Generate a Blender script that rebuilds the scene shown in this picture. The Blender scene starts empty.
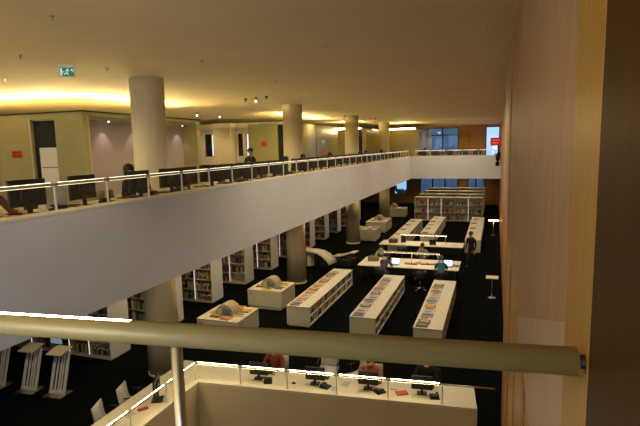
import bpy, bmesh, math, random
from mathutils import Vector, Matrix
R_ = random.Random(7)
S = bpy.context.scene
C = S.collection
PI = math.pi

# ------------------------------------------------------------ materials
MATS = {}
def mat(name, col, rough=.5, metal=0, emit=None, es=0, spec=.5, noise=0, nscale=8, stretch=(1,1,1), col2=None, bump=0, trans=0):
    if name in MATS: return MATS[name]
    m = bpy.data.materials.new(name); m.use_nodes = True
    nt = m.node_tree; b = nt.nodes['Principled BSDF']
    b.inputs['Base Color'].default_value = (*col, 1)
    b.inputs['Roughness'].default_value = rough
    b.inputs['Metallic'].default_value = metal
    b.inputs['Specular IOR Level'].default_value = spec
    if emit:
        b.inputs['Emission Color'].default_value = (*emit, 1); b.inputs['Emission Strength'].default_value = es
    if noise or bump or col2:
        tc = nt.nodes.new('ShaderNodeTexCoord'); mp = nt.nodes.new('ShaderNodeMapping')
        mp.inputs['Scale'].default_value = stretch
        nz = nt.nodes.new('ShaderNodeTexNoise'); nz.inputs['Scale'].default_value = nscale; nz.inputs['Detail'].default_value = 4
        nt.links.new(tc.outputs['Object'], mp.inputs[0]); nt.links.new(mp.outputs[0], nz.inputs[0])
        c2 = col2 or tuple(c*(1-noise) for c in col)
        mx = nt.nodes.new('ShaderNodeMix'); mx.data_type = 'RGBA'
        rp = nt.nodes.new('ShaderNodeMapRange'); rp.inputs[1].default_value = .35; rp.inputs[2].default_value = .65
        nt.links.new(nz.outputs['Fac'], rp.inputs[0]); nt.links.new(rp.outputs[0], mx.inputs[0])
        mx.inputs[6].default_value = (*col, 1); mx.inputs[7].default_value = (*c2, 1)
        nt.links.new(mx.outputs[2], b.inputs['Base Color'])
        if bump:
            bp = nt.nodes.new('ShaderNodeBump'); bp.inputs['Strength'].default_value = bump; bp.inputs['Distance'].default_value = .01
            nt.links.new(nz.outputs['Fac'], bp.inputs['Height']); nt.links.new(bp.outputs[0], b.inputs['Normal'])
    MATS[name] = m
    return m
def glassmat(name, tint=(1,1,1), refl=.06):
    m = bpy.data.materials.new(name); m.use_nodes = True; nt = m.node_tree; nt.nodes.clear()
    o = nt.nodes.new('ShaderNodeOutputMaterial'); mx = nt.nodes.new('ShaderNodeMixShader')
    t = nt.nodes.new('ShaderNodeBsdfTransparent'); g = nt.nodes.new('ShaderNodeBsdfGlossy')
    t.inputs[0].default_value = (*tint, 1); g.inputs['Roughness'].default_value = .02
    mx.inputs[0].default_value = refl
    nt.links.new(t.outputs[0], mx.inputs[1]); nt.links.new(g.outputs[0], mx.inputs[2]); nt.links.new(mx.outputs[0], o.inputs[0])
    MATS[name] = m; return m
white = mat('white_lacquer', (.62,.57,.42), .45, noise=.05, nscale=3)
cream = mat('cream_panel', (.72,.66,.50), .5, noise=.06, nscale=2)
plaster = mat('grey_white_plaster', (.59,.60,.64), .8, noise=.04, nscale=1.5)
ceilm = mat('ceiling_paint', (.68,.57,.33), .75, noise=.05, nscale=.6)
colm = mat('column_paint', (.76,.67,.43), .6, noise=.05, nscale=2)
carpet = mat('black_carpet', (.004,.0048,.004), .95, noise=.35, nscale=60, bump=.3, spec=.02)
olive = mat('olive_glossy_panel', (.42,.39,.18), .16, noise=.1, nscale=1)
mauve = mat('mauve_felt', (.42,.36,.36), .9, noise=.06, nscale=10)
darkw = mat('dark_opening', (.012,.011,.009), .7, noise=.2)
steel = mat('brushed_steel', (.62,.58,.48), .34, 1, noise=.12, nscale=30, stretch=(1,20,20))
satin = mat('satin_rail_metal', (.38,.30,.12), .42, .25, noise=.08, nscale=6, stretch=(1,14,14))
postm = mat('pale_painted_metal', (.66,.62,.50), .4, noise=.05)
chrome = mat('chrome', (.7,.7,.7), .15, 1, noise=.05)
black = mat('black_plastic', (.010,.011,.012), .5, noise=.2, nscale=20)
scrn = mat('dark_screen', (.012,.016,.018), .15, noise=.1)
scron = mat('lit_laptop_screen', (.3,.5,.6), .3, emit=(.5,.8,1), es=3.0, noise=.2)
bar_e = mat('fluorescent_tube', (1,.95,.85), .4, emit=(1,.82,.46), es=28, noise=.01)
cove_e = mat('cove_tube', (1,.9,.7), .4, emit=(1,.74,.34), es=170, noise=.01)
shelf_e = mat('shelf_light_strip', (1,.95,.9), .4, emit=(1,.85,.8), es=.7, noise=.01)
wood = mat('maple_veneer', (.43,.29,.16), .5, nscale=3.5, stretch=(3,6,.8), col2=(.37,.24,.13), bump=.05, spec=.12)
wood_pale = mat('pale_maple_veneer', (.50,.38,.27), .5, nscale=3.5, stretch=(3,6,.8), col2=(.45,.33,.23), spec=.12)
wood_gold = mat('golden_wood_lipping', (.44,.25,.055), .4, nscale=5, stretch=(8,8,.3), col2=(.36,.20,.04), spec=.12)
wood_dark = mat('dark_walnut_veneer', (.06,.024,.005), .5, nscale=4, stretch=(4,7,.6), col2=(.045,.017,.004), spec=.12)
wood_or = mat('orange_wood', (.40,.19,.05), .5, nscale=4, stretch=(4,4,.5), col2=(.33,.15,.04))
glass = glassmat('clear_glass', (.97,.97,.94), .025)
winglass = glassmat('tinted_window_glass', (.34,.38,.42), .08)
winclear = glassmat('clear_window_glass', (.95,.97,1), .05)
paper = mat('paper', (.82,.80,.74), .8, noise=.05)
red_s = mat('red_sign', (.55,.05,.02), .5, noise=.1)
green_s = mat('green_exit_panel', (.0,.22,.15), .5, emit=(0,.35,.25), es=.12, noise=.02)
sign_w = mat('exit_pictogram_white', (.8,.9,.85), .5, emit=(.7,1,.9), es=.3, noise=.02)
led_b = mat('led_board_red', (.35,.01,.01), .5, emit=(1,.02,.02), es=.25, noise=.3, nscale=40)
led_t = mat('led_text', (1,.3,.3), .5, emit=(1,.15,.12), es=.5, noise=.02)
skin = mat('skin', (.55,.30,.19), .5, noise=.08)
hairm = mat('dark_hair', (.02,.013,.01), .5, noise=.3, nscale=60)
brick_br = mat('brown_counter_front', (.20,.12,.05), .6, noise=.15)
leafm = mat('foliage', (.03,.05,.02), .8, noise=.5, nscale=12)
outd = mat('outdoor_dark', (.04,.05,.06), .8, noise=.3)
BOOKC = [(.30,.03,.02),(.02,.05,.16),(.55,.45,.25),(.03,.12,.06),(.5,.48,.42),(.04,.035,.035),(.45,.16,.03),(.12,.05,.03),(.16,.2,.25),(.6,.5,.1),(.25,.1,.18),(.1,.22,.3)]
BOOKN = ['dark red','navy blue','tan','dark green','off-white','black','orange','brown','slate grey','yellow','plum','teal']
bookm = [mat('book_cover_'+n.replace(' ','_'), c, .5, noise=.12, nscale=15) for n, c in zip(BOOKN, BOOKC)]

# ------------------------------------------------------------ mesh helpers
class MB:
    def __init__(s, *mats): s.bm = bmesh.new(); s.mats = list(mats)
    def _m(s, faces, m):
        if m is None: return
        if m not in s.mats: s.mats.append(m)
        i = s.mats.index(m)
        for f in faces: f.material_index = i
    def box(s, a, b, m=None, M=None, bev=0):
        a = Vector(a); b = Vector(b)
        r = bmesh.ops.create_cube(s.bm, size=1)
        vs = r['verts']
        bmesh.ops.scale(s.bm, vec=[max(abs(x),1e-5) for x in (b-a)], verts=vs)
        bmesh.ops.translate(s.bm, vec=(a+b)/2, verts=vs)
        fs = list({f for v in vs for f in v.link_faces})
        s._m(fs, m)
        if bev:
            es = list({e for v in vs for e in v.link_edges})
            rr = bmesh.ops.bevel(s.bm, geom=es, offset=bev, segments=2, affect='EDGES', profile=.5)
            vs = list({v for f in rr['faces'] for v in f.verts} | {v for v in vs if v.is_valid})
        if M is not None: bmesh.ops.transform(s.bm, matrix=M, verts=[v for v in vs if v.is_valid])
        return s
    def tube(s, p, q, r, r2=None, n=16, m=None, cap=True):
        p = Vector(p); q = Vector(q); d = q-p; L = d.length
        M = Matrix.Translation((p+q)/2) @ d.to_track_quat('Z','Y').to_matrix().to_4x4()
        rr = bmesh.ops.create_cone(s.bm, cap_ends=cap, segments=n, radius1=r, radius2=r if r2 is None else r2, depth=L, matrix=M)
        fs = list({f for v in rr['verts'] for f in v.link_faces}); s._m(fs, m)
        for f in fs:
            if len(f.verts) == 4: f.smooth = True
        return s
    def ball(s, c, r, sc=(1,1,1), m=None, n=12):
        M = Matrix.Translation(c) @ Matrix.Diagonal((*sc,1))
        rr = bmesh.ops.create_uvsphere(s.bm, u_segments=n, v_segments=max(6,n*2//3), radius=r, matrix=M)
        fs = list({f for v in rr['verts'] for f in v.link_faces}); s._m(fs, m)
        for f in fs: f.smooth = True
        return s
    def prism(s, pts, d, m=None):           # pts: closed 3D polygon, d: extrusion vector
        d = Vector(d)
        a = [s.bm.verts.new(p) for p in pts]; b = [s.bm.verts.new(Vector(p)+d) for p in pts]
        n = len(pts); fs = [s.bm.faces.new(a), s.bm.faces.new(b[::-1])]
        for i in range(n): fs.append(s.bm.faces.new((a[i], b[i], b[(i+1)%n], a[(i+1)%n])))
        s._m(fs, m); return s
    def sheet(s, prof, w, t, m=None, axis=(0,1,0)):   # curved strip: profile (x,z) list, width along axis, thickness t
        up = []; dn = []
        for i, (x, z) in enumerate(prof):
            a = Vector(prof[max(i-1,0)]); b = Vector(prof[min(i+1,len(prof)-1)]); tg = (b-a).normalized(); nn = Vector((-tg.y, tg.x))
            up.append((x+nn.x*t/2, z+nn.y*t/2)); dn.append((x-nn.x*t/2, z-nn.y*t/2))
        grid = []
        for y in (-w/2, w/2):
            grid.append([s.bm.verts.new((x, y, z)) for x, z in up] + [s.bm.verts.new((x, y, z)) for x, z in reversed(dn)])
        n = len(grid[0]); fs = []
        for i in range(n):
            fs.append(s.bm.faces.new((grid[0][i], grid[1][i], grid[1][(i+1)%n], grid[0][(i+1)%n])))
        k = len(prof)
        for g, fl in ((grid[0], False), (grid[1], True)):
            for i in range(k-1):
                q = (g[i], g[i+1], g[n-2-i], g[n-1-i]); fs.append(s.bm.faces.new(q[::-1] if fl else q))
        for f in fs[:n]: f.smooth = True
        s._m(fs, m); return s
    def mesh(s, name):
        bmesh.ops.recalc_face_normals(s.bm, faces=s.bm.faces)
        me = bpy.data.meshes.new(name); s.bm.to_mesh(me); s.bm.free()
        for m in s.mats: me.materials.append(m)
        return me
    def build(s, name, parent=None, **kw):
        o = bpy.data.objects.new(name, s.mesh(name)); C.objects.link(o)
        if parent: o.parent = parent
        return tag(o, **kw)
def tag(o, label=None, cat=None, group=None, kind=None):
    if label: o['label'] = label
    if cat: o['category'] = cat
    if group: o['group'] = group
    if kind: o['kind'] = kind
    return o
def empty(name, loc=(0,0,0), rz=0, **kw):
    o = bpy.data.objects.new(name, None); C.objects.link(o); o.location = loc; o.rotation_euler = (0,0,rz); o.empty_display_size = .1
    return tag(o, **kw)
def copy_tree(o, parent=None):
    c = o.copy(); C.objects.link(c)
    if parent: c.parent = parent
    for ch in [x for x in KIDS.get(o.name, [])]: copy_tree(ch, c)
    return c
KIDS = {}
def freeze():                       # remember the children of every object built so far (for copying)
    KIDS.clear()
    for o in bpy.data.objects:
        if o.parent: KIDS.setdefault(o.parent.name, []).append(o)
ORD = ['first','second','third','fourth','fifth','sixth','seventh','eighth','ninth','tenth','eleventh','twelfth','thirteenth','fourteenth','fifteenth','sixteenth','seventeenth','eighteenth','nineteenth','twentieth']
def nth(i):
    if i < 20: return ORD[i]
    if i in (29,39): return {29:'thirtieth',39:'fortieth'}[i]
    t = ['','','twenty','thirty','forty'][(i+1)//10]; r = (i+1) % 10
    return t+'-'+ORD[r-1] if r else {20:'twentieth',30:'thirtieth',40:'fortieth'}[i+1]

UP = 4.2; CEIL = 7.55
# ------------------------------------------------------------ the setting
def st(mb, name): return mb.build(name, kind='structure')
XR = .36
m = MB(carpet); m.box((-24,-6,-.25),(-7.2,50,0)); m.box((-7.2,9.9,-.25),(XR+.6,50,0)); st(m,'floor')
m = MB(carpet); m.box((-24,-6,-4.5),(XR+.6,12,-4.3)); st(m,'floor_basement')
m = MB(plaster); m.box((-24,-6,3.42),(-5.84,50,4.19)); m.box((-5.84,36.1,3.42),(XR,50,4.19)); m.box((-5.84,-6,3.42),(.2,1.0,4.19)); st(m,'floor_upper')
m = MB(ceilm); m.box((-24,-6,CEIL),(XR+.6,50.2,7.9)); st(m,'ceiling')
m = MB(plaster)
m.box((-5.84,-6,3.4),(-5.68,36,4.944)); st(m,'wall_balcony_side')
m = MB(plaster); m.box((-5.68,36,3.4),(0.0,36.16,4.944)); m.box((0,36,3.4),(XR,36.16,4.25)); st(m,'wall_balcony_end')
m = MB(cream); m.box((-24.2,-6,-4.5),(-24,50,CEIL)); st(m,'wall_left')
m = MB(cream); m.box((-24,-6.2,-4.5),(XR+.6,-6,4.4)); st(m,'wall_back')

# far wall at Y=50 with window openings
def grid_wall(name, x0, x1, z0, z1, y, th, holes, mt):
    m = MB(mt); xs = sorted({x0,x1}|{h[0] for h in holes}|{h[1] for h in holes}); zs = sorted({z0,z1}|{h[2] for h in holes}|{h[3] for h in holes})
    for i in range(len(xs)-1):
        for j in range(len(zs)-1):
            cx = (xs[i]+xs[i+1])/2; cz = (zs[j]+zs[j+1])/2
            if not any(h[0]<cx<h[1] and h[2]<cz<h[3] for h in holes): m.box((xs[i],y,zs[j]),(xs[i+1],y+th,zs[j+1]))
    bmesh.ops.remove_doubles(m.bm, verts=m.bm.verts, dist=1e-5)
    return st(m, name)
holesF = [(-6.35,-3.4,4.9,7.35),(-.92,.32,4.3,7.35),(-7.0,-3.4,.9,3.25),(-2.5,-.95,.9,3.25),(-9.6,-8.3,.9,3.3)]
grid_wall('wall_far', -24, XR+.6, -.25, CEIL, 50, .2, holesF, wood_or)
def window(n, h, y, gl, nm=1, transom=None):
    r = empty('window_%d'%n, ((h[0]+h[1])/2, y, h[2]), kind='structure')
    x0 = -(h[1]-h[0])/2; x1 = -x0; z1 = h[3]-h[2]
    m = MB(black)
    m.box((x0,0,0),(x1,.1,.07)); m.box((x0,0,z1-.07),(x1,.1,z1)); m.box((x0,0,0),(x0+.07,.1,z1)); m.box((x1-.07,0,0),(x1,.1,z1))
    for k in range(nm):
        xm = x0+(x1-x0)*(k+1)/(nm+1); m.box((xm-.06,0,0),(xm+.06,.1,z1))
    if transom: m.box((x0,0,transom-.04),(x1,.1,transom+.04))
    wf = m.build('window_frame', r)
    MB(gl).box((x0,.045,0),(x1,.055,z1)).build('pane', wf)
window(1, holesF[0], 50.04, winglass, 1, 1.75)
window(2, holesF[1], 50.04, winclear, 0)
window(3, holesF[2], 50.04, winglass, 2)
window(4, holesF[3], 50.04, winglass, 1)
window(5, holesF[4], 50.04, winclear, 0)
# wooden pilasters and door on the far wall
for i,(x0,x1,z0,z1,mt) in enumerate([(-3.3,-2.5,4.2,7.4,wood_gold),(-2.3,-.98,4.2,7.4,wood_or),(-3.3,-2.6,0,3.4,wood_gold),(-.85,.3,0,3.4,wood_or)]):
    m = MB(mt); m.box((x0,49.9,z0),(x1,50,z1)); st(m,'trim_%d'%(i+1))
# right-hand wood lined wall (void side wall)
m = MB(wood); m.box((.22,1.57,4.2),(XR+.2,5.85,CEIL)); st(m,'wall_right_panel')
m = MB(wood_pale); m.prism([(.214,1.58,4.20),(.214,4.80,4.20),(.214,1.58,5.27)],(.006,0,0)); st(m,'trim_5')
m = MB(wood_or); m.box((.235,5.85,4.2),(XR+.2,8.9,CEIL)); st(m,'wall_right_recess')
m = MB(wood); m.box((.215,8.9,4.2),(XR+.2,14.5,CEIL)); st(m,'wall_right_strip')
m = MB(wood_gold); m.box((.235,-1,-4.3),(XR+.2,10.7,4.2))
for y, w, z in ((2.2,.05,4.1),(3.6,.3,4.1),(5.2,.08,4.1),(7.0,.5,4.1),(9.4,.1,4.1)): m.box((.222,y,-4.2),(.236,y+w,z), wood_or if w>.1 else wood)
st(m,'wall_right_lower')
m = MB(wood_or); m.box((XR,10.7,0),(XR+.2,50,4.2)); m.box((XR,14.5,4.2),(XR+.2,50,CEIL)); st(m,'wall_right_far')
m = MB(wood_gold); m.box((.205,1.19,4.2),(XR+.2,1.57,CEIL)); st(m,'trim_6')
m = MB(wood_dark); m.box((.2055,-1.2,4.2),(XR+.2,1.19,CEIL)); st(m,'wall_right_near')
m = MB(wood_or); m.box((.221,5.84,4.2),(.236,5.87,CEIL)); st(m,'trim_7')

# ------------------------------------------------------------ columns
for i, y in enumerate((10.5, 19.6, 28.7, 37.8)):
    nm = ['nearest','second','third','farthest'][i]
    m = MB(colm); m.tube((0,0,0),(0,0,CEIL-.002),.41,n=48)
    m.tube((0,0,0),(0,0,.06),.425,n=48)
    o = m.build('column', label='%s thick round cream column rising through both floors behind the balcony desk, %s row'%(nm, 'first in' if i==0 else 'in the'), cat='column', group='round cream columns', kind='thing')
    o['label'] = ['round cream column nearest the camera, behind the balcony desk and lower bookcases','round cream column beside the second low white display box','round cream column behind the curved white reading table','slim-looking farthest round cream column near the bright far window'][i]
    o.location = (-8.14 if i==0 else -8.02, y, 0)

# ------------------------------------------------------------ upper-floor partition blocks
def cove(p, q, label):
    r = MB(cove_e); r.tube(p, q, .03, n=10)
    r.build('cove_light', label=label, cat='light', group='hidden tube lights on top of the partition blocks')
# block A
m = MB(olive)
zA = 6.95
m.box((-20,11.5,UP),(-13.2,11.6,zA)); m.box((-13.2,11.5,6.78),(-12.25,11.6,zA)); m.box((-12.25,11.5,UP),(-11.2,11.6,zA))
m.box((-11.4,11.6,UP),(-11.2,11.72,zA)); m.box((-11.4,11.72,6.84),(-11.2,17.35,zA)); m.box((-11.4,17.35,UP),(-11.2,17.6,zA))
m.box((-11.4,11.72,UP),(-11.2,17.35,4.45)); m.box((-20,11.6,zA-.2),(-11.4,17.6,zA-.1)); m.box((-20,17.4,UP),(-11.4,17.6,zA))
st(m,'wall_partition_near')
m = MB(mauve); m.box((-11.95,11.6,4.45),(-11.9,17.4,6.85)); m.box((-11.9,11.7,4.4),(-11.4,17.3,4.45)); st(m,'wall_niche')
m = MB(darkw); m.box((-20,11.47,zA),(-11.17,11.56,zA+.035)); m.box((-11.24,11.47,zA),(-11.17,17.65,zA+.035)); st(m,'trim_10')
m = MB(white); m.box((-13.24,11.485,UP),(-13.2,11.52,6.8)); m.box((-11.215,11.70,UP),(-11.19,11.73,6.84)); st(m,'trim_11')
m = MB(darkw); m.box((-13.2,11.62,UP),(-12.25,11.68,6.78)); st(m,'door_1')
m = MB(paper); m.box((-12.95,11.53,UP),(-12.27,11.57,5.95))
m.box((-12.9,11.525,5.35),(-12.3,11.53,5.37),black)
m.build('noticeboard', label='pale notice panel standing in the dark doorway of the nearest partition', cat='board')
# block B
zB = 7.05
m = MB(olive); m.box((-10.0,22.5,UP),(-9.6,22.7,zB)) if False else None
m.box((-11.6,22.5,UP),(-10.02,22.7,zB)); m.box((-10.02,22.5,6.9),(-9.72,22.7,zB)); m.box((-9.72,22.5,UP),(-9.6,22.7,zB))
m.box((-9.8,22.7,UP),(-9.6,31,zB)); m.box((-11.6,22.7,zB-.1),(-9.8,31,zB-.02)); m.box((-11.6,22.7,UP),(-11.4,31,zB)); m.box((-11.6,30.8,UP),(-9.8,31,zB))
st(m,'wall_partition_middle')
m = MB(darkw); m.box((-10.02,22.62,UP),(-9.72,22.66,6.9)); st(m,'door_2')
m = MB(black); m.box((-9.6,26.9,UP),(-9.59,26.94,zB)); m.box((-9.6,22.5,zB),(-9.58,31,zB+.03)); st(m,'trim_8')
# block C, D
m = MB(olive); m.box((-11.4,35,UP),(-9.35,35.2,7.0)); m.box((-9.0,35,UP),(-8.7,35.2,7.0)); m.box((-11.4,35.2,6.9),(-8.7,39,6.98)); m.box((-8.9,35.2,UP),(-8.7,39,7.0)); st(m,'wall_partition_far')
m = MB(darkw); m.box((-9.35,35.1,UP),(-9.0,35.15,7.0)); st(m,'door_3')
m = MB(olive); m.box((-8.6,40,UP),(-5.75,40.2,7.0)); m.box((-5.95,40.2,UP),(-5.75,49,7.0)); m.box((-8.6,40.2,6.9),(-5.95,49,6.98)); st(m,'wall_partition_end')
cove((-19,12.0,6.92),(-12.1,12.0,6.92),'glowing cove tube on top of the nearest partition above the red sign')
cove((-12.0,12.2,6.92),(-12.0,17.3,6.92),'glowing cove tube on top of the nearest partition above the niche')
cove((-10.5,23.4,7.02),(-10.5,30.6,7.02),'glowing cove tube on top of the middle partition')
cove((-11.2,35.5,7.06),(-9.2,35.5,7.06),'glowing cove tube on top of the far partition')
cove((-8.4,40.4,7.08),(-6.1,40.4,7.08),'glowing cove tube on top of the end partition')
# inner background wall with lit windows and a counter
holesI = [(-16.9,-16.1,5.35,6.7),(-14.62,-14.3,5.35,6.7),(-14.1,-13.6,5.2,6.7)]
grid_wall('wall_inner', -24, -11.6, UP, 7.3, 27, .2, holesI, cream)
wlit = mat('lit_window_pane', (.7,.85,1), .5, emit=(.75,.88,1), es=.7, noise=.02)
for i, h in enumerate(holesI):
    r = empty('window_%d'%(6+i), ((h[0]+h[1])/2, 27.05, h[2]), kind='structure')
    w = (h[1]-h[0])/2; z = h[3]-h[2]
    m = MB(black); m.box((-w,0,0),(-w+.04,.08,z)); m.box((w-.04,0,0),(w,.08,z)); m.box((-w,0,0),(w,.08,.04)); m.box((-w,0,z-.04),(w,.08,z)); m.build('window_frame', r)
    m = MB(wlit if i != 1 else scrn); m.box((-w+.04 if i!=0 else .05,.03,.04),(w-.04,.05,z-.04))
    if i == 0: m.box((-w+.04,.03,.04),(.05,.05,z-.04),scrn)
    m.build('pane', r)
m = MB(colm); m.box((-15.9,26.3,UP),(-14.7,27,7.3)); st(m,'trim_9')
r = empty('service_counter', (-14.3,23.6,UP), label='long brown counter with cream end in the back room of the upper floor', cat='counter')
MB(brick_br).box((-2,0,0),(.6,.6,.72)).build('counter_front', r)
MB(cream).box((.6,-.02,0),(1.9,.62,.74)).build('end_panel', r, label='cream end panel')
MB(black).box((-2.05,-.05,.72),(1.95,.65,.76)).build('counter_top', r)
# small red signs & poster
for (x0,x1,y,z0,z1,lb) in ((-14.03,-13.63,11.5,5.66,5.88,'small red sign on the olive wall of the nearest partition'),(-10.9,-10.6,22.5,5.88,6.12,'small red sign beside the dark doorway of the middle partition')):
    m = MB(red_s); m.box((x0,y-.012,z0),(x1,y-.001,z1)); m.box((x0+.04,y-.014,z1-.07),(x1-.12,y-.012,z1-.05),wood_dark); m.box((x0+.04,y-.014,z0+.05),(x1-.06,y-.012,z0+.07),wood_dark)
    m.build('sign', label=lb, cat='sign')
m = MB(mat('poster_blue',(.35,.45,.62),.6,noise=.3,nscale=4)); m.box((-9.599,27.6,5.35),(-9.585,28.8,6.3))
m.box((-9.585,27.7,5.4),(-9.583,28.7,5.7),mat('poster_pink',(.62,.22,.16),.6,noise=.3,nscale=5)); m.box((-9.585,27.8,6.0),(-9.583,28.4,6.2),paper)
m.build('poster', label='blue poster with pink lower part on the middle partition wall', cat='poster')

# ------------------------------------------------------------ ceiling details
for i,(x,y) in enumerate([(-5.46,5.23),(-8.1,6.99),(-7.8,8.81),(-5.52,8.86),(-5.53,12.43),(-2.87,8.61),(-2.88,12.22),(-.19,8.37),(-.23,12.08),(-10.99,9.01)]):
    r = empty('sprinkler', (x,y,CEIL), cat='sprinkler', group='ceiling sprinklers', label='small ceiling sprinkler head above %s'%['the near balcony desk','the walkway behind the exit sign','the walkway in front of the nearest column','the balcony edge beside the nearest column','the balcony edge past the nearest column','the open void, nearer','the open void, farther','the wood wall, nearer','the wood wall, farther','the nearest partition corner'][i])
    MB(steel).tube((0,0,0),(0,0,-.015),.035,n=14).build('rose', r)
    MB(steel).tube((0,0,-.015),(0,0,-.06),.012,n=8).tube((0,0,-.06),(0,0,-.066),.025,n=10).build('head', r)
spot_e = mat('spot_lamp', (1,.95,.8), .4, emit=(1,.85,.6), es=14, noise=.01)
for i,(x,y) in enumerate([(-8.4,16.2),(-7.9,16.0),(-7.4,15.8),(-13.5,21.0),(-13.2,22.6),(-7.3,31.8),(-8.2,28.0)]):
    r = empty('ceiling_spotlight', (x,y,CEIL), cat='spotlight', group='ceiling spotlights on the upper floor', label='small ceiling spotlight %s'%['in a cluster before the second column, first of three','in a cluster before the second column, middle of three','in a cluster before the second column, last of three','glowing over the back room, nearer one','glowing over the back room, farther one','beyond the third column','beside the top of the third column'][i])
    MB(black).tube((0,0,0),(0,0,-.04),.05,n=14).build('mounting', r)
    MB(steel).tube((0,0,-.04),(.03,-.06,-.14),.035,.045,n=14).build('lamp_head', r)
    if i in (3,1,4): MB(spot_e).ball((.033,-.066,-.15),.03).build('bulb', r)
# niche downlights
for i,(y) in enumerate((13.0,14.45,15.9,17.0)):
    r = empty('niche_downlight', (-11.62,y,6.76), cat='spotlight', group='niche downlights', label='%s small downlight in the mauve niche of the nearest partition'%nth(i))
    MB(steel).tube((0,0,0),(0,0,-.03),.04,n=14).build('ring', r); MB(spot_e).tube((0,0,-.03),(0,0,-.034),.03,n=14).build('bulb', r)
    L = bpy.data.lights.new('niche_spot','SPOT'); L.energy = 11; L.color=(1,.80,.66); L.spot_size=1.25; L.spot_blend=.5; L.shadow_soft_size=.02
    o = bpy.data.objects.new('niche_spot', L); C.objects.link(o); o.location=(-11.62,y,6.70); o.rotation_euler=(0,math.radians(9),0)
# exit sign
r = empty('exit_sign', (-8.08,8.0,CEIL-.02), rz=math.radians(25), label='green illuminated emergency exit sign hanging under the upper ceiling', cat='sign')
MB(steel).box((-.2,-.03,-.035),(.2,.03,0)).box((-.19,-.004,-.06),(-.17,.004,-.03)).box((.17,-.004,-.06),(.19,.004,-.03)).build('bracket', r)
MB(paper).box((-.21,-.02,-.26),(.21,.02,-.055)).build('frame', r)
gp = MB(green_s).box((-.19,-.024,-.25),(.19,-.02,-.065)).build('panel', r)
m = MB(sign_w)   # door leaf, running figure and arrow
Y0=-.026
m.box((-.165,Y0,-.23),(-.115,Y0+.002,-.085)); m.ball((.035,Y0,-.095),.014,(1,.2,1))
for a,b in (((.03,-.11),(.0,-.165)),((.03,-.115),(.07,-.14)),((.025,-.118),(-.02,-.13)),((.0,-.165),(.04,-.19)),((.04,-.19),(.035,-.225)),((.0,-.165),(-.035,-.20)),((-.035,-.2),(-.07,-.2))):
    m.tube((a[0],Y0,a[1]),(b[0],Y0,b[1]),.010,n=6)
m.box((-.10,Y0,-.163),(-.055,Y0+.002,-.15)); m.prism([(-.11,Y0,-.156),(-.085,Y0,-.175),(-.085,Y0,-.137)],(0,.002,0))
m.prism([(.10,Y0,-.10),(.165,Y0,-.10),(.165,Y0,-.165)],(0,.002,0)); m.build('pictogram', gp)
r.scale=(.72,.82,.95)
# LED sign
r = empty('led_sign', (0,37,CEIL-1.3), label='red lit information board on a black stand at the end of the far balcony', cat='sign')
MB(black).box((-.36,0,-.62),(.34,.08,-.08)).build('housing', r)
lp = MB(led_b).box((-.34,-.01,-.60),(.32,0,-.1)).build('display', r)
m = MB(led_t)
for x in (-.22,-.12,-.02,.08,.18): m.box((x,-.016,-.3),(x+.05,-.01,-.2)); 
for x in (-.22,-.1,.05): m.box((x,-.016,-.48),(x+.07,-.01,-.4))
m.build('text', lp)
MB(black).box((.12,.02,-2.04),(.2,.07,-.6)).box((-.05,-.1,-2.06),(.34,.2,-2.03)).build('stand', r)

# ------------------------------------------------------------ desks with glass screen and light bars
BARM = [bar_e]
bar_up = mat('fluorescent_tube_dim', (1,.95,.85), .4, emit=(1,.86,.60), es=2.2, noise=.01)
def rail_kit(root, p0, dirv, n, step, zt, lit, first_post=True, inset=.10, nrm=(0,1,0), start=0):
    """posts, bars and glass along p0 + k*step*dirv ; nrm points from the void edge to the desk"""
    d = Vector(dirv); nr = Vector(nrm); p0 = Vector(p0)+nr*inset
    for k in range(n+1):
        b = p0+d*step*k
        if k or first_post:
            MB(postm).box(b-Vector((.012,.012,0)), b+Vector((.011,.011,zt-.03))).box(b-Vector((.03,.03,0)), b+Vector((.03,.03,.012))).build('post', root)
        if k < n:
            e = b+d*step; z = Vector((0,0,zt))
            if lit:
                rl = MB(satin).tube(b+d*.02+z, e-d*.02+z, .022, n=14).build('rail', root)
                MB(BARM[0]).tube(b+d*.06+z+Vector((0,0,.018)), e-d*.06+z+Vector((0,0,.019)), .008, n=10).tube(b+d*.06+z-Vector((0,0,.0185)), e-d*.06+z-Vector((0,0,.0185)), .0065, n=8).build('light_bar', rl)
                MB(steel).tube(b-d*.05+z, b+d*.05+z, .026, n=12).build('coupling', root)
            else:
                MB(steel).tube(b+z, e+z, .014, n=10).build('rail', root)
            g = MB(glass); q = nr*.004
            pts = [b+d*.03+Vector((0,0,.02)), e-d*.03+Vector((0,0,.02)), e-d*.03+z-Vector((0,0,.05)), b+d*.03+z-Vector((0,0,.05))]
            if lit: g.prism([tuple(p-q) for p in pts], q*2).build('glass_screen', root)
# upper balcony desk along the left
r = empty('balcony_desk', (-5.68,0,UP), label='long white reading desk with glass screen and light bars along the upper balcony edge', cat='desk')
MB(cream).box((-.22,-2,.745),(0,35.85,.79),bev=.008).build('ledge', r)
MB(white).box((-1.0,-2,.72),(-.22,35.85,.745)).build('desk_top', r)
for y in range(-1,36,3): MB(white).box((-.95,y,0),(-.3,y+.05,.72)).build('support', r)
BARM[0] = bar_up
rail_kit(r, (0,3.33,.79), (0,1,0), 32, 1.0, .375, True, nrm=(-1,0,0))
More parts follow.
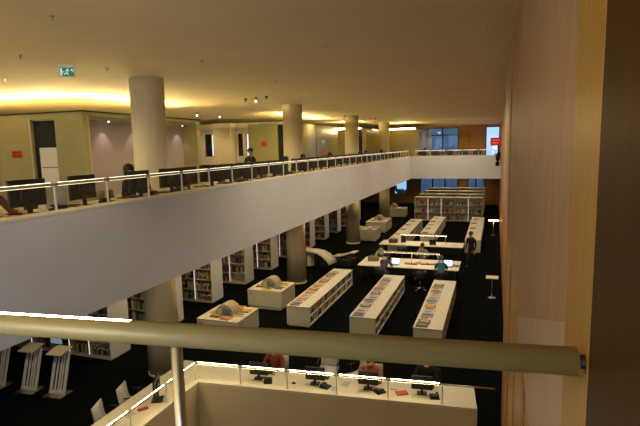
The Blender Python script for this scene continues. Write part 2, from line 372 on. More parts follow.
# end balcony desk
r = empty('end_balcony_desk', (0,36,UP), label='short white desk with light bars along the far cross balcony', cat='desk')
MB(cream).box((-5.6,0,.745),(0,.22,.79),bev=.008).build('ledge', r)
MB(white).box((-5.6,.22,.72),(0,1.0,.745)).build('desk_top', r)
for x in (-5.4,-2.8,-.2): MB(white).box((x,.3,0),(x+.05,.95,.72)).build('support', r)
rail_kit(r, (-5.4,0,.79), (1,0,0), 5, 1.07, .375, True)
BARM[0] = bar_e
# near lower desk: an L around the void
r = empty('void_desk', (-5.99,8.80,0), rz=math.radians(5.8), label='L-shaped cream reading desk with light bars around the lower floor void', cat='desk')
W = 5.8
RA = Matrix.Rotation(-math.radians(5.8),4,'Z')
MB(cream).box((0,0,.75),(W,.16,.80),bev=.006).box((-.16,-9,.75),(0,.16,.80),M=RA,bev=.006).build('ledge', r)
MB(cream).box((0,.16,.72),(W,1.0,.755)).box((-.3,.0,.72),(0,1.0,.755)).box((-1.0,-9,.722),(-.16,.98,.7545),M=RA).build('desk_top', r)
MB(mat('warm_cream_paint',(.66,.55,.32),.6,noise=.05,nscale=2)).box((0,.0,-1.0),(W,.12,.75)).box((-.12,-9,-1.0),(0,.12,.75),M=RA).build('fascia', r)
MB(cream).box((W-.04,.12,-.0),(W,.98,.72)).build('end_panel', r)
for x in (-.9,2.4,4.2): MB(cream).box((x,.2,.0),(x+.04,.95,.72)).build('support', r)
rail_kit(r, (-.1,0,.80), (1,0,0), 5, 1.05, .38, True)
rail_kit(r, RA@Vector((0,.1,.80)), RA@Vector((0,-1,0)), 6, 1.05, .38, True, nrm=RA@Vector((-1,0,0)), first_post=False)
MB(steel).tube((5.15,.1,1.18),(6.12,.1,1.18),.016).build('rail', r, label='plain steel rail running to the wood wall')

# ------------------------------------------------------------ camera-side handrail
r = empty('handrail', (0,0,UP), label='thick satin metal handrail crossing in front, fixed to the wood wall', cat='handrail')
d = Vector((1.6,.17,.007)).normalized()
A = Vector((.188,1.235,1.094))
hr = MB(satin).tube(A-d*5, A, .033, n=40).build('rail', r)
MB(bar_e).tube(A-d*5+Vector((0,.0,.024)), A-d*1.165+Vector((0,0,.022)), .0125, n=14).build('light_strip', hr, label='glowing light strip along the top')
MB(black).tube(A, A+Vector((.030,.003,0)), .016, n=16).build('wall_fixing', r, label='black wall fixing')
for k in (1.025, 3.6):
    b = A-d*k
    MB(steel).tube(b-Vector((0,0,.03)), Vector((b.x,b.y,0)), .0165, n=20).build('post', r)
    MB(steel).box((b.x-.04,b.y-.035,.62),(b.x+.04,b.y+.035,.66),bev=.006).build('clamp', r)

# ------------------------------------------------------------ furniture: bookcases
BOOK_SLOTS = []   # (matrix origin, dir x, dir y, width available, tier height, info)
def tall_case(x1, y0, nb, bw, h, tiers, label, group, info, lights=(), d=.8, name='bookcase', grey_end=True):
    """runs from x1 to the left; faces -Y"""
    r = empty(name, (x1,y0,0), label=label, cat='bookcase', group=group)
    w = nb*bw
    MB(white).box((-w-.03,0,h-.04),(.03,d,h)).build('top_board', r)
    MB(cream).box((-w,.03,0),(0,d-.03,.08)).build('plinth', r)
    MB(plaster if grey_end else white).box((0,0,.03),(.03,d,h-.04)).build('end_panel', r)
    MB(plaster if grey_end else white).box((-w-.03,0,.03),(-w,d,h-.04)).build('end_panel', r)
    MB(white).box((-w,d/2-.01,.08),(0,d/2+.01,h-.04)).build('back_panel', r)
    th = (h-.12)/tiers
    for t in range(tiers):
        z = .08+t*th
        MB(white).box((-w,.01,z-.012),(0,d-.01,z+.012)).build('shelf_board', r)
        for b in range(nb):
            BOOK_SLOTS.append((Vector((x1-(b+1)*bw+.03, y0+.05, z+.012)), Vector((1,0,0)), Vector((0,1,0)), bw-.06, th-.05, info, b, t, tiers))
    for b in range(1, nb):
        lit = b in lights
        MB(white).box((-b*bw-.012,.0,.08),(-b*bw+.012,d,h-.04)).build('divider', r)
        if lit: MB(shelf_e).box((-b*bw-.010,-.010,.10),(-b*bw+.010,-.001,h-.08)).build('light_strip', r)
    return r
case_names = ['tall white bookcase beside the slotted stands','tall bookcase half hidden behind the nearest column','tall bookcase behind the nearer display box','tall bookcase behind the farther display box','tall bookcase just left of the second column','tall bookcase right behind the second column','tall bookcase beyond the second column, second in sequence','tall bookcase behind the curved white table','tall bookcase just before the third column','tall bookcase beyond the third column','last tall bookcase before the bright far window']
for i in range(11):
    y = 10.6+2.67*i
    tall_case(-10.03, y, 5 if i==0 else 3, .72, 1.75, 4, case_names[i], 'tall white bookcases under the balcony', i, lights=(1,2,4) if i==0 else (1,))
# far cross bookcases
for k,y in enumerate((38.6,41.2,44,47)):
    tall_case(-.85+0*k, y, 5, .99-.0*k, 1.8, 3, ['front','second','third','rearmost'][k]+' wide white bookcase in the rows at the far end of the lower floor', 'wide bookcases at the far end', 100+k, lights=(1,3,4) if k==0 else (), name='bookcase', grey_end=False)
def low_case(x0, y0, L, label, info, h=.7, w=.8, books=True):
    r = empty('low_bookcase', (x0,y0,0), label=label, cat='bookcase', group='low white bookcases')
    MB(white).box((-.01,-.01,h-.035),(w+.01,L+.01,h),bev=.004).build('top_board', r)
    MB(cream).box((.05,.05,0),(w-.05,L-.05,.07)).build('plinth', r)
    for y in (0, L-.03): MB(white).box((0,y,.05),(w,y+.03,h-.035)).build('end_panel', r)
    MB(white).box((w/2-.01,.03,.07),(w/2+.01,L-.03,h-.035)).build('back_panel', r)
    nb = round(L/.74); bw = (L-.03)/nb; th = (h-.10)/2
    for t in range(2):
        z = .07+t*th
        MB(white).box((.01,.03,z-.01),(w-.01,L-.03,z+.012)).build('shelf_board', r)
        for b in range(nb):
            BOOK_SLOTS.append((Vector((x0+w-.04, y0+.04+b*bw, z+.012)), Vector((0,1,0)), Vector((-1,0,0)), bw-.06, th-.04, info, b, t, 2))
    for b in range(1, nb): MB(white).box((.0,b*bw+.003,.07),(w,b*bw+.027,h-.035)).build('divider', r)
    return r
LOW = [(-6.33,14.5,5.1,'long low white bookcase beside the second round column',200),(-4.07,14.05,5.1,'long low white bookcase, middle of the three nearest',201),(-2.09,13.65,5.2,'long low white bookcase nearest the wood wall',202),
       (-5.45,26.5,8.0,'far low bookcase beside the third column, behind the tables',203),(-4.05,29.0,7.0,'far low bookcase in the middle behind the tables',204),(-1.45,27.4,8.8,'far low bookcase behind the standing person',205)]
for a in LOW: low_case(*a)

# ------------------------------------------------------------ books
def book_mesh(i, t, h, d):
    m = MB(bookm[i], paper)
    m.box((0,0,0),(.003,d,h),bookm[i]); m.box((t-.003,0,0),(t,d,h),bookm[i]); m.box((0,0,0),(t,.003,h),bookm[i])
    m.box((.003,.003,.004),(t-.003,d-.006,h-.004),paper)
    m.box((.002,-.0012,h*.68),(t-.002,.0002,h*.86), paper if i in (0,1,3,5,7,8,10,11) else bookm[5])
    return m.mesh('book_mesh')
BM = []
for i in range(12):
    for k in range(2):
        BM.append((i, .022+.014*k+.004*(i%4), .21+.02*((i*5+k*3)%5)/1.0*.8, book_mesh(i, .022+.014*k+.004*(i%4), .21+.02*((i*5+k*3)%5)*.8, .17)))
flat = []
for i in range(12):
    m = MB(bookm[i], paper); m.box((0,0,0),(.34,.27,.003),bookm[i]); m.box((.004,.004,.003),(.336,.27,.025),paper); m.box((0,0,.025),(.34,.27,.028),bookm[i]); m.box((0,-.002,0),(.34,.0,.028),bookm[i])
    m.box((.07,.03,.028),(.22,.06,.0285),bookm[(i*7+4)%12]); m.box((.06,.12,.028),(.28,.22,.0285),bookm[(i*5+3)%12]); flat.append(m.mesh('flat_book_mesh'))
nbook = 0
TIERN = {4:['bottom','second-lowest','third','top'],3:['bottom','middle','top'],2:['lower','upper']}
rest = MB(*bookm, paper)
INDIV = {0,1,2,3,4,200,201}; PRI = {200:0,201:1,2:2,0:3,3:4}
case_short = {0:'tall bookcase by the slotted stands',1:'bookcase half hidden by nearest column',2:'bookcase behind nearer display box',3:'bookcase behind farther display box',4:'bookcase left of second column',200:'low bookcase beside second column',201:'middle low bookcase'}
order = sorted(BOOK_SLOTS, key=lambda s: (PRI.get(s[5],9), s[5], s[6], s[7]))
cnt = {}
for (p, dx, dy, w, th, info, b, t, tiers) in order:
    rr = random.Random(info*1000+b*10+t)
    x = 0; fill = w*(rr.uniform(.86,1.0) if info >= 100 and info < 200 else rr.uniform(.68,.98)); i = 0
    indiv = False
    if info == 0: indiv = (t <= 1 and b <= 1)
    elif info == 1: indiv = False
    elif info in (2,3,4): indiv = b <= 1 and t <= (2 if info==2 else 1) and not (info==3 and t==0 and b==0)
    elif info in (200,201): indiv = b < (4 if info==200 else 3)
    if info == 3 and t == 0 and b == 0: continue
    if info < 100 and b > 3: continue
    big = rr.uniform(0,w-fill)
    x = big
    while x < big+fill-.05:
        ci, bt, bh, me = BM[rr.randrange(24)]
        sc = min(1, (th-.01)/bh)
        step = bt
        if indiv and nbook < 232:
            # wider volumes where they are individual
            k = 1.25
            o = bpy.data.objects.new('book', me); C.objects.link(o)
            M = Matrix.Identity(4)
            for q in range(3): M[q][0] = dx[q]; M[q][1] = dy[q]
            pos = p+dx*x+dy*rr.uniform(0,.03)
            M.translation = pos
            o.matrix_world = M @ Matrix.Diagonal((k if True else 1, 1, sc, 1))
            tag(o, label='%s book, %s on the %s tier, bay %s, %s'%(BOOKN[ci], nth(i), TIERN[tiers][t], ['one','two','three','four','five','six','seven'][b], case_short[info]), cat='book', group='books standing in the %s'%case_short[info])
            nbook += 1; x += bt*k+.001
        else:
            pos = p+dx*x+dy*rr.uniform(0,.03); k = 1.6
            a = pos; bb = pos+dx*(bt*k-.002)+dy*.17+Vector((0,0,bh*sc))
            rest.box([min(a[q],bb[q]) for q in range(3)],[max(a[q],bb[q]) for q in range(3)],bookm[ci]); x += bt*k
        i += 1
        if rr.random() < .06: x += rr.uniform(.03,.1)
def put_flat(x, y, z, rz, i, label, group):
    global nbook
    o = bpy.data.objects.new('book', flat[i]); C.objects.link(o); o.location = (x,y,z); o.rotation_euler = (0,0,rz)
    tag(o, label=label, cat='book', group=group); nbook += 1
LN = ['low bookcase beside second column','middle low bookcase','low bookcase nearest wood wall','far low bookcase by third column','far middle low bookcase','low bookcase behind standing person']
pal = [[8,2,6,4,2,6,7,2,6,2,7,6,2,7],[8,2,4,7,2,8,2,4,7,2,8,2,2,6],[3,7,2,8,4,2,6,2,8,2,4,2,8,9]]
for j,(x0,y0,L,_,_) in enumerate(LOW):
    n = 16 if j < 3 else 9
    for k in range(n):
        if j >= 3 and k % 2: continue
        rr = random.Random(j*50+k)
        ci = pal[j][k%14] if j < 3 else rr.randrange(12)
        y = y0+.06+k*(.285 if j<3 else (L-.35)/n)
        put_flat(x0+.05+rr.uniform(0,.04), y, .70, rr.uniform(-.06,.06), ci, '%s book lying face up, %s from near end on %s'%(BOOKN[ci], nth(k if j<3 else k//2), LN[j]), 'books lying on the low bookcases')
# ------------------------------------------------------------ display boxes
tanw = mat('tan_board', (.42,.34,.20), .6, noise=.12)
def dbox(x0,x1,y0,y1,label,dome=True,h=.7,nb=6,seed=1):
    r = empty('display_box', ((x0+x1)/2,(y0+y1)/2,0), label=label, cat='display box', group='white display boxes')
    a = (x1-x0)/2; b = (y1-y0)/2
    MB(cream).box((-a+.04,-b+.04,0),(a-.04,b-.04,.1)).build('plinth', r)
    MB(white).box((-a,-b,.1),(a,b,h-.03)).build('body', r)
    MB(white).box((-a-.01,-b-.01,h-.03),(a+.01,b+.01,h),bev=.004).build('top_board', r)
    MB(black).box((-a+.05,-b-.012,h-.14),(-a+.2,-b-.0,h-.125)).build('handle', r)
    MB(black).box((a,-b+.15,h-.14),(a+.012,-b+.3,h-.125)).build('handle', r)
    rr = random.Random(seed)
    short = label.split(' white ')[0] if ' white ' in label else label
    for k in range(nb):
        th = k*(2*PI/nb)+.5; ci = rr.choice([2,6,0,4,8,7,9])
        put_flat((x0+x1)/2+math.cos(th)*(a-.24)-.12, (y0+y1)/2+math.sin(th)*(b-.2)-.1, h, rr.uniform(-.25,.25), ci, '%s book lying flat, %s around the stand on the %s display box'%(BOOKN[ci], nth(k), short), 'books lying on the display boxes')
    if dome:
        q = empty('book_stand', ((x0+x1)/2,(y0+y1)/2,h), label='rounded pale book stand on top of the %s display box'%short, cat='book stand', group='rounded book stands')
        m = MB(cream); prof = [(.30*math.cos(t)*1.0, .30*math.sin(t)) for t in [PI*k/12 for k in range(13)]]
        m.prism([(x,-.16,z) for x,z in prof],(0,.32,0),tanw); m.build('stand_body', q); q.scale = (1.05,1.5,1.15)
        for k,(x,ci) in enumerate(((-.14,2),(.02,8),(.16,11))):
            z0 = math.sqrt(max(.0,.3**2-x*x))*.35
            MB(bookm[ci],paper).box((x-.06,-.185,.02),(x+.06,-.162,.02+.2-abs(x)*.3)).build('display_book', q)
        for k,(x,ci) in enumerate(((-.12,1),(.1,5))):
            MB(bookm[ci]).box((x-.06,.162,.02),(x+.06,.185,.18)).build('display_book', q)
dbox(-8.5,-7.1,12.62,14.0,'nearer white display box with books, in front of the tall bookcases',seed=1,nb=7)
dbox(-8.45,-7.12,15.85,17.15,'farther white display box with books, left of the second column',seed=2)
dbox(-8.2,-6.8,28.9+.6,30.8,'square white display box beyond the third column',dome=False,seed=3,nb=4)
dbox(-8.2,-6.85,32.6,34.8,'long white display box beneath the balcony, past the third column',dome=True,seed=4,nb=4)
dbox(-8.9,-6.8,40.2,41.2,'wide white display box in front of the bright far window',dome=True,seed=5,nb=3)
o = rest.build('books', label='rows of closely packed book spines in the farther bookcases', cat='books', kind='stuff')

# ------------------------------------------------------------ slotted steel stands
def lectern(x,y,label,rz=.12):
    r = empty('catalogue_stand',(x,y,0),rz,label=label,cat='stand',group='slotted steel catalogue stands')
    MB(steel).box((-.25,-.2,0),(.27,.22,.015),bev=.004).build('base_plate', r)
    m = MB(plaster)
    for a,b in ((-.22,-.15),(-.09,-.055),(-.0,.035),(.07,.105),(.15,.22)): m.prism([(a,.0,.015),(b,.0,.015),(b,.30,.97),(a,.30,.97)],(0,.03,0))
    m.box((-.22,.0,.015),(.22,.04,.08)); m.box((-.22,.28,.92),(.22,.325,.98)); m.build('slotted_panel', r)
    m = MB(white); m.prism([(-.22,.0,.98),(.22,.0,.98),(.22,.4,1.05),(-.22,.4,1.05)],(0,0,.02)); m.build('top_plate', r)
lectern(-9.9,8.65,'slotted catalogue stand nearest the void desk, closest of its row',.1)
lectern(-10.75,8.6,'slotted catalogue stand in the middle of its row',.1)
lectern(-11.75,8.55,'slotted catalogue stand at the end of its row, half cut by the photo edge',.1)
# small screen inside bookcase 0
r = empty('small_monitor',(-11.72,10.42,.36),label='small grey-blue screen in the tall bookcase by the slotted stands',cat='screen')
MB(black).box((-.24,-.03,0),(.24,.02,.36)).build('bezel', r)
MB(mat('bluegrey_screen',(.3,.42,.5),.4,emit=(.4,.6,.75),es=.25,noise=.2)).box((-.21,-.034,.03),(.21,-.03,.33)).build('screen', r)
MB(black).box((-.03,-.01,-.3),(.03,.02,0)).box((-.15,-.1,-.36),(.15,.1,-.3)).build('foot', r)

# ------------------------------------------------------------ monitors, keyboards, chairs
def make_monitor():
    r = empty('monitor',(0,0,0))
    hs = MB(black).box((-.25,-.02,.10),(.25,.02,.44),bev=.008).box((-.12,.02,.18),(.12,.055,.36),bev=.01).build('housing', r)
    MB(scrn).box((-.23,-.024,.12),(.23,-.0205,.42)).build('screen', hs)
    MB(black).box((-.03,.01,.015),(.03,.035,.20)).build('neck', r)
    MB(black).box((-.12,-.09,0),(.12,.11,.016),bev=.005).build('foot', r)
    return r
def make_keyboard():
    r = empty('keyboard',(0,0,0))
    MB(black).box((-.22,-.075,0),(.22,.075,.016),bev=.004).build('case', r)
    m = MB(mat('key_grey',(.05,.05,.055),.5,noise=.1))
    for i in range(4):
        for k in range(14): m.box((-.205+k*.029,-.06+i*.031,.016),(-.205+k*.029+.024,-.06+i*.031+.026,.021))
    m.build('keys', r); return r
def make_chair(shell):
    r = empty('swivel_chair',(0,0,0))
    prof = [(.24,.44),(.20,.455),(.05,.45),(-.12,.445),(-.19,.47),(-.23,.55),(-.25,.68),(-.275,.84)]
    m = MB(shell); m.sheet(prof[:5],.46,.02); sh = m.build('seat', r); sh.rotation_euler=(0,0,PI/2)
    m = MB(shell); m.sheet(prof[4:],.44,.02); sh = m.build('backrest', r); sh.rotation_euler=(0,0,PI/2)
    MB(chrome).tube((0,0,.08),(0,0,.44),.025).build('stem', r)
    for k in range(4):
        a = PI/4+k*PI/2; MB(chrome).tube((0,0,.09),(.3*math.cos(a),.3*math.sin(a),.03),.015,n=8).ball((.3*math.cos(a),.3*math.sin(a),.02),.02,m=black,n=8).build('leg', r)
    for s in (-1,1): MB(black).tube((s*.25,-.12,.66),(s*.25,.14,.66),.013,n=8).tube((s*.25,.0,.66),(s*.22,.0,.45),.01,n=8).build('armrest', r)
    return r
mon0 = make_monitor(); key0 = make_keyboard()
chair_w = make_chair(mat('white_chair_shell',(.62,.60,.54),.5,noise=.05)); chair_d = make_chair(mat('dark_chair_shell',(.03,.03,.035),.5,noise=.1)); chair_c = make_chair(mat('cream_chair_shell',(.62,.55,.38),.5,noise=.05))
freeze(); used = set()
def place(src, loc, rz, label, cat, group, sc=1):
    o = src if src.name not in used else copy_tree(src)
    used.add(src.name); o.location = loc; o.rotation_euler = (0,0,rz); o['label'] = label; o['category'] = cat; o['group'] = group
    if sc != 1: o.scale = (sc,)*3
    return o
ZD = UP+.745
# upper desk : user side is -X ; monitor screen faces -X  (local screen faces -Y)
ymon = [5.25,6.25,7.6,8.55,9.15]+[10.1+.86*k for k in range(29)]
for i,y in enumerate(ymon):
    place(mon0,(-6.2,y,ZD),-PI/2+(R_.uniform(-.2,.2) if i<5 else R_.uniform(-.7,.1)),'black computer monitor on the upper balcony desk, %s from the near end'%nth(i),'monitor','monitors on the balcony desk', 1.12 if i==0 else 1)
    if i < 14: place(key0,(-6.44,y+R_.uniform(-.1,.1),ZD),PI/2,'black keyboard on the upper balcony desk, %s from the near end'%nth(i),'keyboard','keyboards on the balcony desk')
def place_phone():
    pass
# small black desk lamps / telephones on the ledge side
def make_phone():
    r = empty('desk_telephone',(0,0,0))
    MB(black).prism([(-.09,-.1,0),(.09,-.1,0),(.09,.1,0),(-.09,.1,0)],(0,0,.03)).box((-.08,.0,.03),(.08,.09,.07),bev=.01).build('base', r)
    MB(black).box((-.085,-.07,.055),(-.035,.09,.085),bev=.01).build('handset', r); return r
ph0 = make_phone(); freeze()
for i,y in enumerate((5.75,6.75,8.0,8.75,11.5,14.2)):
    place(ph0,(-5.95-.25,y,ZD),.3+i,'small black telephone on the upper balcony desk, %s from the near end'%nth(i),'telephone','telephones on the balcony desk')
m = MB(mat('yellow_note',(.75,.72,.2),.7,noise=.05)); m.box((-.1,-.07,0),(.1,.07,.004)); m.box((-.09,-.06,.004),(.07,.05,.007),paper)
o = m.build('note_pad', label='yellow paper pad on the balcony desk beside the second monitor', cat='paper'); o.location = (-6.05,5.95,ZD); o.rotation_euler=(0,0,.5)
def sheet_at(x,y,z,rz,label,mt=paper,s=(.21,.297)):
    m = MB(mt); m.box((-s[0]/2,-s[1]/2,0),(s[0]/2,s[1]/2,.003)); m.box((-s[0]/2+.02,-s[1]/2+.03,.003),(s[0]/2-.02,s[1]/2-.03,.0034),mat('faint_print',(.6,.58,.54),.8,noise=.3,nscale=60))
    o = m.build('paper_sheet', label=label, cat='paper', group='loose papers'); o.location=(x,y,z); o.rotation_euler=(0,0,rz)
# partition papers upright (white cards seen behind rail)
m = MB(paper); m.box((-.012,-.2,0),(.0,.22,.4)); m.box((-.012,-.2,0),(-.15,-.19,.4)); o = m.build('privacy_screen', label='white upright privacy screen on the balcony desk beside the first monitor', cat='screen'); o.location=(-6.5,6.0,ZD)
# upper chairs
for i,y in enumerate([6.3,7.6,9.2,10.4,11.5,12.5,14.6,15.7,16.9,18.9,20.1,21.9,23.2,24.4,26.5,28.6,30.7,32.8]):
    src = (chair_d,chair_c,chair_d)[i%3]
    place(src,(-7.0-R_.uniform(0,.15),y+.05,UP),-PI/2+R_.uniform(-.4,.4),'%s swivel chair at the upper balcony desk, %s from the near end'%('cream' if src is chair_c else 'dark',nth(i)),'chair','swivel chairs at the balcony desk')
# end balcony things
for i,x in enumerate((-5.0,-4.1,-3.1,-2.1,-1.2)):
    place(mon0,(x,36.5,ZD),PI,'black monitor on the far cross balcony desk, %s from its corner with the side balcony'%nth(i),'monitor','monitors on the far balcony desk')
CHX1,CHY1,CHX2,CHY2 = -7.2,8.2,-7.12,7.42
# near lower desk; T maps desk-local to world
T = Matrix.Translation((-5.99,8.80,0)) @ Matrix.Rotation(math.radians(5.8),4,'Z')
def TL(x,y,z): return T @ (RA @ Vector((x,y,z)) if x < 0 else Vector((x,y,z)))
names = ['nearest the desk corner','second from the corner','third from the corner','nearest the desk end']
for i,x in enumerate((1.22,2.5,3.65,4.75)):
    place(mon0,TL(x,.50,.755),PI+math.radians(5.8),'black monitor on the void desk, %s'%names[i],'monitor','monitors on the void desk',.85)
    place(key0,TL(x+.02,.80,.755),math.radians(5.8),'black keyboard on the void desk, %s'%names[i],'keyboard','keyboards on the void desk')
    place(ph0,TL(x+.25,.38,.755),.4+i,'black telephone on the void desk, %s'%names[i],'telephone','telephones on the void desk')
place(mon0,TL(-.42,-.85,.755),PI/2*3+.5,'black monitor on the side arm of the void desk','monitor','monitors on the void desk')
o = MB(red_s).box((-.12,-.08,0),(.12,.08,.02),bev=.004).build('pouch', label='orange-red pouch on the void desk beside the last monitor', cat='pouch'); o.location = TL(4.35,.42,.755); o.rotation_euler=(0,0,.5)
o = MB(red_s).box((-.1,-.05,0),(.1,.05,.02),bev=.004).build('wallet', label='small red wallet on the side arm of the void desk', cat='wallet'); o.location = TL(-.45,-1.25,.755); o.rotation_euler=(0,0,.9)
o = MB(black).ball((0,0,.018),.05,(1,.6,.4)).build('computer_mouse', label='black mouse on the void desk, second from the corner', cat='mouse'); o.location = TL(2.05,.4,.755)
sheet_at(*TL(2.95,.35,.755),.3,'white paper between the second and third monitors on the void desk')
sheet_at(*TL(3.15,.6,.755),-.2,'white paper behind the third monitor on the void desk')
sheet_at(*TL(-.6,-1.9,.755),.2,'white paper on the side arm of the void desk, nearer the chairs')
sheet_at(*TL(-.55,-1.5,.755),-.3,'white paper on the side arm of the void desk, near the wallet')
# pens
m = MB(black); m.tube((0,0,.006),(.14,0,.006),.005,n=8); o = m.build('pen', label='black pen lying on the void desk left of the orange pouch', cat='pen'); o.location = TL(4.1,.55,.756)
for i,(x,y,rz,lb) in enumerate(((CHX1,CHY1,-PI/2+.3,'white shell chair at the side arm of the void desk, nearer the column'),(CHX2,CHY2,-PI/2+.35,'white shell chair at the side arm of the void desk, farther from the column'),(-3.7,10.85,PI+.1,'white shell chair behind the second monitor of the void desk'),(-2.95,10.75,PI-.7,'white shell chair turned sideways behind the void desk papers'))):
    place(chair_w,(x,y,0),rz,lb,'chair','white shell chairs at the void desk')

# ------------------------------------------------------------ study tables
def table(x0,x1,y0,y1,label,tid):
    r = empty('study_table',((x0+x1)/2,(y0+y1)/2,0),rz=0,label=label,cat='table',group='long study tables')
    a=(x1-x0)/2;b=(y1-y0)/2
    MB(cream).box((-a,-b,.715),(a,b,.75),bev=.006).build('table_top', r)
    for sx in (-1,1):
        for sy in (-1,1): MB(black).tube((sx*(a-.15),sy*(b-.12),0),(sx*(a-.15),sy*(b-.12),.715),.025,n=10).build('leg', r)
    lampm = mat('table_lamp_tube', (1,.95,.85), .4, emit=(1,.82,.46), es=12, noise=.01)
    q = empty('table_lamp',((x0+x1)/2+.1,(y0+y1)/2,.75),label='long light bar standing on the %s'%label.replace('cream ','').replace('long ',''),cat='lamp',group='light bars on the study tables')
    MB(lampm).tube((-1.2,0,.43),(1.15,0,.43),.014,n=10).build('tube', q)
    MB(white).box((-1.2,-.065,.452),(1.15,.065,.468)).box((-1.2,-.065,.432),(1.15,-.055,.452)).box((-1.2,.055,.432),(1.15,.065,.452)).build('reflector', q)
    for x in (-1.15,0,1.1): MB(steel).tube((x,0,0),(x,0,.43),.013,n=8).build('post', q)
    MB(black).box((-1.1,-.01,.06),(1.05,.01,.30)).build('screen_panel', q) if tid==0 else MB(black).box((-1.15,-.01,.02),(-.9,.01,.38)).build('screen_panel', q)
table(-5.5,-1.31,20.3,22.0,'long cream study table nearer the low bookcases',1)
table(-5.6,-1.42,25.0,26.7 if False else 26.2,'long cream study table farther back',2)
def laptop(x,y,z,rz,label,on=True):
    r = empty('laptop',(x,y,z),rz,label=label,cat='laptop',group='laptops on the study tables')
    MB(black).box((-.17,-.12,0),(.17,.12,.018),bev=.004).build('base', r)
    m = MB(black); M = Matrix.Translation((0,.12,.015))@Matrix.Rotation(-.3,4,'X'); m.box((-.17,0,0),(.17,.012,.24),M=M); ld = m.build('lid', r)
    m = MB(scron if on else scrn); m.box((-.155,-.003,.012),(.155,.0,.228),M=M); m.build('screen', ld)
laptop(-3.98,20.72,.75,-.25,'open laptop with bright screen before the purple-clothed person')
laptop(-1.75,20.85,.75,.1,'open laptop with bright blue screen beside the teal-clothed person')
laptop(-2.9,25.35,.75,.2,'open dark laptop on the farther study table',False)
rr = random.Random(5)
for k in range(9):
    x = -3.6+k*.24
    ci = rr.choice([7,2,4,5,0]); put_flat(x,20.95+rr.uniform(-.12,.12),.75,rr.uniform(-.5,.5),ci,'%s book, %s along the middle of the nearer study table'%(BOOKN[ci],nth(k)),'books on the study tables')
for k in range(5):
    x = -4.2+k*.55
    sheet_at(x+.1,25.4+rr.uniform(-.1,.1),.75,rr.uniform(-.5,.5),'white paper on the farther study table, %s from its bag end'%nth(k))
def bag(x,y,z,label,mt):
    r = empty('bag',(x,y,z),.3,label=label,cat='bag')
    MB(mt).box((-.24,-.12,0),(.24,.12,.22),bev=.06).build('body', r)
    m = MB(mt); pts=[(.12*math.cos(t),0,.2+.1*math.sin(t)) for t in [PI*k/8 for k in range(9)]]
    for a,b in zip(pts,pts[1:]): m.tube(a,b,.01,n=6)
    m.build('strap', r)
bag(-4.95,25.5,.75,'brown bag on the far left end of the farther study table',mat('brown_leather',(.10,.05,.03),.6,noise=.2))
bag(-5.0,21.2,.75,'flat tan bag on the nearer study table beside the pale-clothed person',mat('tan_leather',(.22,.16,.08),.6,noise=.2)); 
place(chair_d,(-2.75,19.75,0),.3,'dark swivel chair with chrome star base under the nearer study table','chair','swivel chairs at the study tables')
place(chair_d,(-4.3,24.4,0),.2,'dark swivel chair at the near side of the farther study table','chair','swivel chairs at the study tables')

# curved white reading tables
def curvy(x,y,rz,prof,label,w=.75):
    r = empty('curved_table',(x,y,0),rz,label=label,cat='table')
    MB(white).sheet(prof,w,.05).build('curved_top', r)
    MB(cream).box((-.95,-.16,0),(-.72,.16,.72),bev=.02).build('pedestal', r)
    MB(black).box((-.1,-.3,0),(.35,.3,.35),bev=.05).build('dark_base', r)
curvy(-7.7,22.4,-.25,[(-1.3,.80),(-1.0,.77),(-.6,.78),(-.2,.74),(.1,.62),(.35,.44),(.5,.25)],'curved white reading table bending down at one end, beside the second column')
r = empty('lounge_chair',(-6.75,22.9,0),-.15,label='black lounge chair with white wing-shaped top beside the curved table',cat='chair')
MB(black).box((-.45,-.35,.03),(.4,.35,.45),bev=.08).build('seat', r)
MB(white).sheet([(-.6,.50),(-.3,.52),(0,.60),(.35,.74),(.55,.74)],.55,.05).build('wing_top', r)
# right-side small shelves on slim posts
for i,(x,y,h,w) in enumerate(((-.02,19.4,.78,.22),(-.03,33,.95,.3))):
    r = empty('slim_lectern',(x,y,0),label='narrow pale shelf on a slim steel post beside the wood wall, %s'%['nearer one','farther one'][i],cat='stand',group='slim lecterns by the wood wall')
    MB(steel).tube((0,0,0),(0,0,h),.018,n=10).build('post', r); MB(steel).tube((0,0,0),(0,0,.015),.14,n=16).build('base', r)
    MB(cream if i==0 else bar_e).box((-w,-.2 if i==0 else -.03,h),(w,.2 if i==0 else .03,h+.03)).build('shelf' if i==0 else 'lamp_bar', r)

